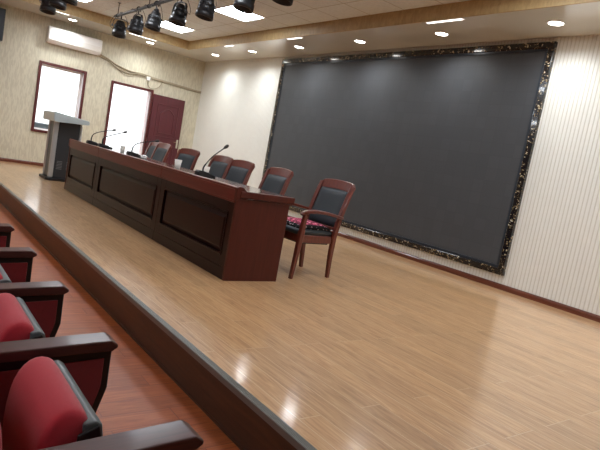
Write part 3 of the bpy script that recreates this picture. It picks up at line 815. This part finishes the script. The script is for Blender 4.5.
for x in (-8.05, -5.53, -3.01):  # another unseen row, added for stage light
    dup(pl, (x, 2.435, ZC), 0, 'unseen square light panel added in the stage ceiling above the picture', PG)

def downlight(x, y, label, first=[None]):
    if first[0] is None:
        t = thing('downlight', label, 'downlight', (x, y, ZS), 0, 'round recessed downlights in the soffit')
        bm = bmesh.new(); lathe(bm, [(0.095, 0.0), (0.095, -0.004), (0.078, -0.007), (0.078, 0.0)], 28, cap=False); obj('ring', bm, M['ac'], t)
        bm = bmesh.new(); lathe(bm, [(0.078, -0.0005), (0.078, -0.003), (0.03, -0.005)], 28); obj('lamp', bm, M['downlight'], t)
        ld = bpy.data.lights.new('downlight_beam', 'SPOT'); ld.energy = 50; ld.spot_size = math.radians(155); ld.spot_blend = 1.0
        ld.shadow_soft_size = 0.045; ld.color = (0.93, 0.97, 1.0)
        lo = bpy.data.objects.new('beam', ld); C.objects.link(lo); lo.parent = t; lo.location = (0, 0, -0.02)
        first[0] = t; return t
    return dup(first[0], (x, y, ZS), 0, label, 'round recessed downlights in the soffit')
names = ['downlight nearest the corner of the two walls in the rear soffit', 'second downlight from the room corner in the rear soffit', 'downlight above the left part of the video wall, by its upper left corner',
         'downlight above the middle of the video wall', 'downlight above the right half of the video wall', 'downlight above the upper right corner of the video wall']
for i, x in enumerate((-11.2, -9.65, -8.09, -6.52, -4.95, -3.40)):
    downlight(x, 5.62, names[i])
for x in (-1.85, -0.3, 1.25): downlight(x, 5.62, 'downlight in the rear soffit beyond the right edge of the picture')
downlight(-12.08, 4.47, 'downlight in the left soffit above the doorway')
downlight(-12.08, 2.84, 'downlight in the left soffit just above the air conditioner')
downlight(-12.08, 1.2, 'downlight in the left soffit beyond the left edge of the picture')

def strip(x, y, rot, ln, label):
    t = thing('soffit_strip_light', label, 'strip light', (x, y, ZS), rot, 'short white strip lights on the inner soffit edge')
    bm = bmesh.new(); box(bm, -ln/2, ln/2, -0.028, 0.028, -0.008, 0.0, 0.002); obj('housing', bm, M['ac'], t)
    bm = bmesh.new(); box(bm, -ln/2+0.02, ln/2-0.02, -0.022, 0.022, -0.011, -0.008); obj('tube', bm, M['strip_light'], t)
strip(-9.80, 5.175, 0, 0.34, 'short strip light on the soffit edge above the cream wall, near the room corner')
strip(-7.62, 5.175, 0, 0.42, 'short strip light on the soffit edge above the left end of the video wall')
strip(-4.56, 5.175, 0, 0.56, 'short strip light on the soffit edge above the right half of the video wall')
strip(-11.62, 4.13, PI/2, 0.62, 'strip light on the left soffit edge behind the hanging spotlights')
strip(-11.62, 2.50, PI/2, 0.34, 'short strip light on the left soffit edge by the picture top, above the air conditioner')

# ------------------------------------------------------------------ lighting bars and stage spotlights
PZ = 3.0
def bar(y, x0, x1, label, rods):
    t = thing('lighting_bar', label, 'lighting bar', (0, y, PZ), 0, 'black lighting bars')
    bm = bmesh.new(); tube(bm, [(x0, 0, 0), (x1, 0, 0)], 0.024, 12); obj('pipe', bm, M['blackm'], t)
    for x in rods:
        bm = bmesh.new(); tube(bm, [(x, 0, 0.02), (x, 0, ZC-PZ)], 0.007, 8); lathe(bm, [(0.03, ZC-PZ-0.006), (0.03, ZC-PZ)], 12, Matrix.Translation((x, 0, 0)))
        lathe(bm, [(0.031, -0.02), (0.031, 0.02)], 12, Matrix.Translation((x, 0, 0)) @ Matrix.Rotation(PI/2, 4, 'Y'))
        obj('hanger', bm, M['blackm'], t)
    bm = bmesh.new(); rs = random.Random(int(y*10)); k = 0
    pts = []
    x = x0+0.1
    while x < x1-0.1:
        pts.append((x, 0.026*math.cos(k*1.3), 0.026*math.sin(k*1.3)+0.01)); x += 0.12; k += 1
    tube(bm, smoothpath(pts, 2), 0.008, 6); obj('power_cable', bm, M['black'], t)
bar(3.08, -10.18, -2.0, 'long black bar carrying the row of stage spotlights across the top', (-10.05, -8.6, -7.1, -5.5, -3.9, -2.4))
bar(1.87, -10.18, -2.0, 'second black bar nearer the hall, carrying the spotlights at the top left corner', (-10.05, -8.6, -7.1, -5.5, -3.9))

def par_can(label, grp):
    t = thing('stage_spotlight', label, 'stage spotlight', (0,0,0), 0, grp)
    bm = bmesh.new()      # hook clamp over the bar
    tube(bm, [(0.0, 0.036*math.cos(a), 0.036*math.sin(a)) for a in [math.radians(d) for d in range(-60, 230, 25)]], 0.009, 8)
    tube(bm, [(0, 0, -0.03), (0, 0, -0.085)], 0.011, 8); tube(bm, [(0, -0.035, -0.04), (0, -0.07, -0.045)], 0.008, 8)
    obj('hook_clamp', bm, M['blackm'], t)
    bm = bmesh.new()      # U yoke
    pth = [(-0.118, 0, -0.215), (-0.118, 0, -0.13), (-0.095, 0, -0.095), (-0.05, 0, -0.082), (0.05, 0, -0.082), (0.095, 0, -0.095), (0.118, 0, -0.13), (0.118, 0, -0.215)]
    for a, b in zip(pth, pth[1:]):
        a, b = Vector(a), Vector(b); u = Vector((0, 1, 0))*0.019; d = (b-a).normalized(); w = d.cross(Vector((0, 1, 0)))*0.004
        d = d*0.003
        v = [bm.verts.new(p) for p in (a-d-u-w, a-d+u-w, a-d+u+w, a-d-u+w, b+d-u-w, b+d+u-w, b+d+u+w, b+d-u+w)]
        for f in ((0,1,2,3), (7,6,5,4), (0,4,5,1), (1,5,6,2), (2,6,7,3), (3,7,4,0)): bm.faces.new([v[i] for i in f])
    obj('yoke', bm, M['blackm'], t)
    R = Matrix.Translation((0, 0.0, -0.235)) @ Matrix.Rotation(math.radians(-7), 4, 'X')
    bm = bmesh.new()
    lathe(bm, [(0.045, 0.125), (0.060, 0.118), (0.070, 0.10), (0.080, 0.06), (0.085, 0.058), (0.085, 0.05), (0.084, 0.048), (0.091, 0.02), (0.098, 0.018), (0.098, 0.010), (0.096, 0.008), (0.103, -0.06), (0.112, -0.062), (0.116, -0.135), (0.104, -0.137), (0.100, -0.085)], 28, R)
    for k in range(10):   # cooling fins
        a = 2*PI*k/10; m2 = R @ Matrix.Rotation(a, 4, 'Z')
        vs = [m2 @ Vector(p) for p in ((0.07, -0.004, 0.045), (0.107, -0.004, 0.045), (0.107, -0.004, -0.05), (0.08, -0.004, -0.05), (0.07, 0.004, 0.045), (0.107, 0.004, 0.045), (0.107, 0.004, -0.05), (0.08, 0.004, -0.05))]
        v = [bm.verts.new(p) for p in vs]
        for f in ((0,1,2,3), (7,6,5,4), (0,4,5,1), (1,5,6,2), (2,6,7,3), (3,7,4,0)): bm.faces.new([v[i] for i in f])
    can = obj('can', bm, M['black'], t)
    bm = bmesh.new(); lathe(bm, [(0.099, -0.086), (0.06, -0.098), (0.002, -0.103)], 28, R); obj('lens', bm, M['lens'], can)
    for s in (-1, 1):
        bm = bmesh.new(); lathe(bm, [(0.020, 0.0), (0.022, 0.006), (0.022, 0.020), (0.016, 0.024)], 10, Matrix.Translation((s*0.118, 0, -0.205)) @ Matrix.Rotation(s*PI/2, 4, 'Y')); obj('knob', bm, M['greym'], t)
    bm = bmesh.new(); tube(bm, smoothpath([(0.05, 0.03, 0.0), (0.09, 0.05, -0.06), (0.13, 0.07, -0.16), (0.10, 0.09, -0.21), (0.03, 0.10, -0.17)], 5), 0.004, 6)
    tube(bm, smoothpath([(-0.06, 0.0, 0.0), (-0.12, 0.04, -0.05), (-0.17, 0.05, -0.17), (-0.13, 0.06, -0.25), (-0.05, 0.085, -0.20)], 5), 0.0045, 6)
    obj('safety_cable', bm, M['black'], t)
    return t
SG = 'black stage spotlights on the lighting bars'
p0_ = par_can('black spotlight at the left end of the long lighting bar', SG); p0_.location = (-9.84, 3.08, PZ); p0_.rotation_euler = (0, 0, math.radians(70))
spots = [(-9.02, 3.08, 12, 'second spotlight from the left end of the long lighting bar'),
         (-8.28, 3.08, -8, 'third spotlight from the left end of the long lighting bar'),
         (-7.40, 3.08, 18, 'fourth spotlight from the left, overlapping the edge of a light panel'),
         (-6.58, 3.08, -12, 'fifth spotlight from the left, its body touching the picture top beside the bright panel'),
         (-5.62, 3.08, 8, 'sixth spotlight from the left, only its lower half in view above the bright panel'),
         (-4.86, 3.08, -6, 'seventh spotlight from the left, only its rim showing at the picture top'),
         (-9.52, 1.87, 60, 'leftmost spotlight of the cluster at the top left corner'),
         (-8.86, 1.87, 15, 'second spotlight of the top left cluster, beside the leftmost one'),
         (-8.25, 1.87, -20, 'third spotlight of the top left cluster'),
         (-7.70, 1.87, 25, 'rightmost spotlight of the top left cluster, cut by the picture top')]
for x, y, a, l in spots: dup(p0_, (x, y, PZ), math.radians(a), l, SG)

# ------------------------------------------------------------------ theatre seats (local: +y faces the stage, origin on the hall floor)
def theatre_seat(label):
    t = thing('theatre_seat', label, 'theatre seat', (0,0,0), 0, 'red tip-up seats of the front row')
    z = 0.239
    ax = 0.295     # stand on the +x side
    bm = bmesh.new()
    prism(bm, [(0.10, 0.606), (0.10, 0.636), (0.618, 0.664), (0.640, 0.650), (0.640, 0.640), (0.622, 0.628), (0.55, 0.626)], ax-0.042, ax+0.042, 0, 0.0045, 2)
    obj('armrest', bm, M['arm_wood'], t)
    side = [(0.628, 0.628), (0.630, 0.50), (0.604, 0.405), (0.50, 0.23), (0.44, 0.12), (0.43, 0.0), (0.20, 0.0), (0.20, 0.14), (0.15, 0.3), (0.13, 0.60)]
    bm = bmesh.new(); prism(bm, side, ax-0.024, ax+0.024, 0, 0.004); st = obj('stand', bm, M['seat_black'], t)
    inn = [(0.606, 0.602), (0.607, 0.505), (0.583, 0.415), (0.480, 0.245), (0.40, 0.17), (0.23, 0.17), (0.19, 0.3), (0.17, 0.575)]
    for s in (-1, 1):
        bm = bmesh.new(); prism(bm, inn, ax+s*0.0235, ax+s*0.029, 0, 0.003); o = obj('side_panel', bm, M['dark_red'], st); o['label'] = 'red fabric inset in the black stand'
    bm = bmesh.new(); box(bm, ax-0.035, ax+0.035, 0.14, 0.47, 0.0, 0.018, 0.005); obj('foot', bm, M['seat_black'], t)
    # tipped-up cushion
    bm = bmesh.new(); n = 14; mm = 22
    prof = []          # closed section in (y,z): bulging face to -y, flat back to +y
    prof = [(0.398, 0.655), (0.385, 0.678), (0.355, 0.690), (0.318, 0.682), (0.288, 0.650), (0.270, 0.600), (0.262, 0.52), (0.268, 0.42), (0.285, 0.34), (0.315, 0.285), (0.36, 0.265), (0.415, 0.275), (0.425, 0.40), (0.415, 0.55)]
    cy = sum(p[0] for p in prof)/len(prof); cz = sum(p[1] for p in prof)/len(prof); rings = []
    for i in range(mm+1):
        u = -1+2*i/mm; x = u*0.182-0.02; k = (1-abs(u)**7)**0.35 if abs(u) < 1 else 0.0; k = 0.80+0.20*k
        rings.append([bm.verts.new((x, cy+0.045+(p[0]-cy)*0.92*(k if p[0] < 0.39 else 1), cz-0.02+(p[1]-cz)*(0.9+0.1*(k-0.8)/0.2))) for p in prof])
    for A, B in zip(rings, rings[1:]):
        for q in range(len(prof)): bm.faces.new([A[q], A[(q+1)%len(prof)], B[(q+1)%len(prof)], B[q]])
    bm.faces.new(rings[0][::-1]); bm.faces.new(rings[-1])
    obj('seat_cushion', bm, M['red'], t, smooth=True, sub=1)
    bm = bmesh.new()
    prism(bm, [(0.418, 0.636), (0.446, 0.640), (0.462, 0.630), (0.474, 0.56), (0.478, 0.40), (0.467, 0.27), (0.43, 0.242), (0.36, 0.235), (0.36, 0.248), (0.42, 0.26), (0.425, 0.42), (0.420, 0.60)], -0.206, 0.166, 0, 0.005, 2)
    sh = obj('seat_shell', bm, M['seat_shell'], t)
    for q in (-1, 1):
        bm = bmesh.new(); prism(bm, [(0.405, 0.615), (0.452, 0.632), (0.472, 0.56), (0.476, 0.40), (0.462, 0.265), (0.35, 0.242), (0.355, 0.30), (0.408, 0.40), (0.402, 0.54)], -0.02+q*0.187, -0.02+q*0.196, 0, 0.003); obj('shell_side', bm, M['seat_black'], sh)
    bm = bmesh.new()
    tube(bm, [(-0.252, 0.30, 0.30), (0.272, 0.30, 0.30)], 0.014, 10); obj('hinge_bar', bm, M['seat_black'], t)
    # backrest
    bm = bmesh.new(); pr = [(0.240, 0.36), (0.258, 0.42), (0.262, 0.55), (0.246, 0.66), (0.190, 0.80), (0.140, 0.93), (0.105, 0.975), (0.075, 0.96), (0.065, 0.93), (0.10, 0.78), (0.13, 0.60), (0.14, 0.42), (0.15, 0.36)]
    rings = []; cy = 0.14
    for i in range(17):
        u = -1+2*i/16; x = u*0.235; k = (1-abs(u)**6)**0.4 if abs(u) < 1 else 0.0
        rings.append([bm.verts.new((x, p[1-1] if p[0] < 0.141 else 0.13+(p[0]-0.13)*(0.7+0.3*k), 0.36+(p[1]-0.36)*(0.96+0.04*k))) for p in pr])
    for A, B in zip(rings, rings[1:]):
        for q in range(len(pr)): bm.faces.new([A[q], A[(q+1)%len(pr)], B[(q+1)%len(pr)], B[q]])
    bm.faces.new(rings[0][::-1]); bm.faces.new(rings[-1])
    obj('backrest', bm, M['red'], t, smooth=True)
    bm = bmesh.new(); prism(bm, [(0.145, 0.33), (0.125, 0.60), (0.095, 0.78), (0.058, 0.93), (0.068, 0.985), (0.045, 0.98), (0.038, 0.93), (0.075, 0.76), (0.11, 0.58), (0.125, 0.33)], -0.245, 0.245, 0, 0.004)
    obj('back_shell', bm, M['seat_black'], t)
    return t
RG = 'red tip-up seats of the front row'
ARM = -1.06; P = 0.597
s0 = theatre_seat('nearest red tip-up theatre seat, at the bottom left corner'); s0.location = (ARM-0.295, 0, ZF)
seat_labels = ['red tip-up theatre seat just beyond the nearest one, cushion at the left picture edge', 'third red theatre seat from the camera, seen mainly as its armrest and red side panel',
               'fourth red theatre seat from the camera, a strip of red panel at the left edge', 'furthest theatre seat of the front row, only its armrest tip in view']
for i in range(4): dup(s0, (ARM-0.295-P*(i+1), 0, ZF), 0, seat_labels[i], RG)

# ------------------------------------------------------------------ light
w = bpy.data.worlds.new('sky'); bpy.context.scene.world = w; w.use_nodes = True
bg = w.node_tree.nodes['Background']; bg.inputs['Color'].default_value = (0.95, 0.98, 1.0, 1); bg.inputs['Strength'].default_value = 1.6

# ------------------------------------------------------------------ camera
yaw, pitch, roll, f = 0.9046, -0.1127, 0.1831, 546.3
fwd = Vector((-math.sin(yaw)*math.cos(pitch), math.cos(yaw)*math.cos(pitch), math.sin(pitch)))
r0 = Vector((math.cos(yaw), math.sin(yaw), 0)); u0 = r0.cross(fwd)
rt = r0*math.cos(roll)+u0*math.sin(roll); up = -r0*math.sin(roll)+u0*math.cos(roll)
cd = bpy.data.cameras.new('camera'); cam = bpy.data.objects.new('camera', cd); C.objects.link(cam)
mw = Matrix((( rt.x, up.x, -fwd.x, 0), (rt.y, up.y, -fwd.y, 0), (rt.z, up.z, -fwd.z, 1.08), (0, 0, 0, 1)))
cam.matrix_world = mw
cd.sensor_fit = 'HORIZONTAL'; cd.sensor_width = 36; cd.lens = 36*f/600; cd.clip_start = 0.02
bpy.context.scene.camera = cam
s = bpy.context.scene
s.view_settings.view_transform = 'Standard'; s.view_settings.look = 'None'; s.view_settings.gamma = 1
s.view_settings.exposure = 0.3
s.cycles.use_denoising = True
s.cycles.max_bounces = 10
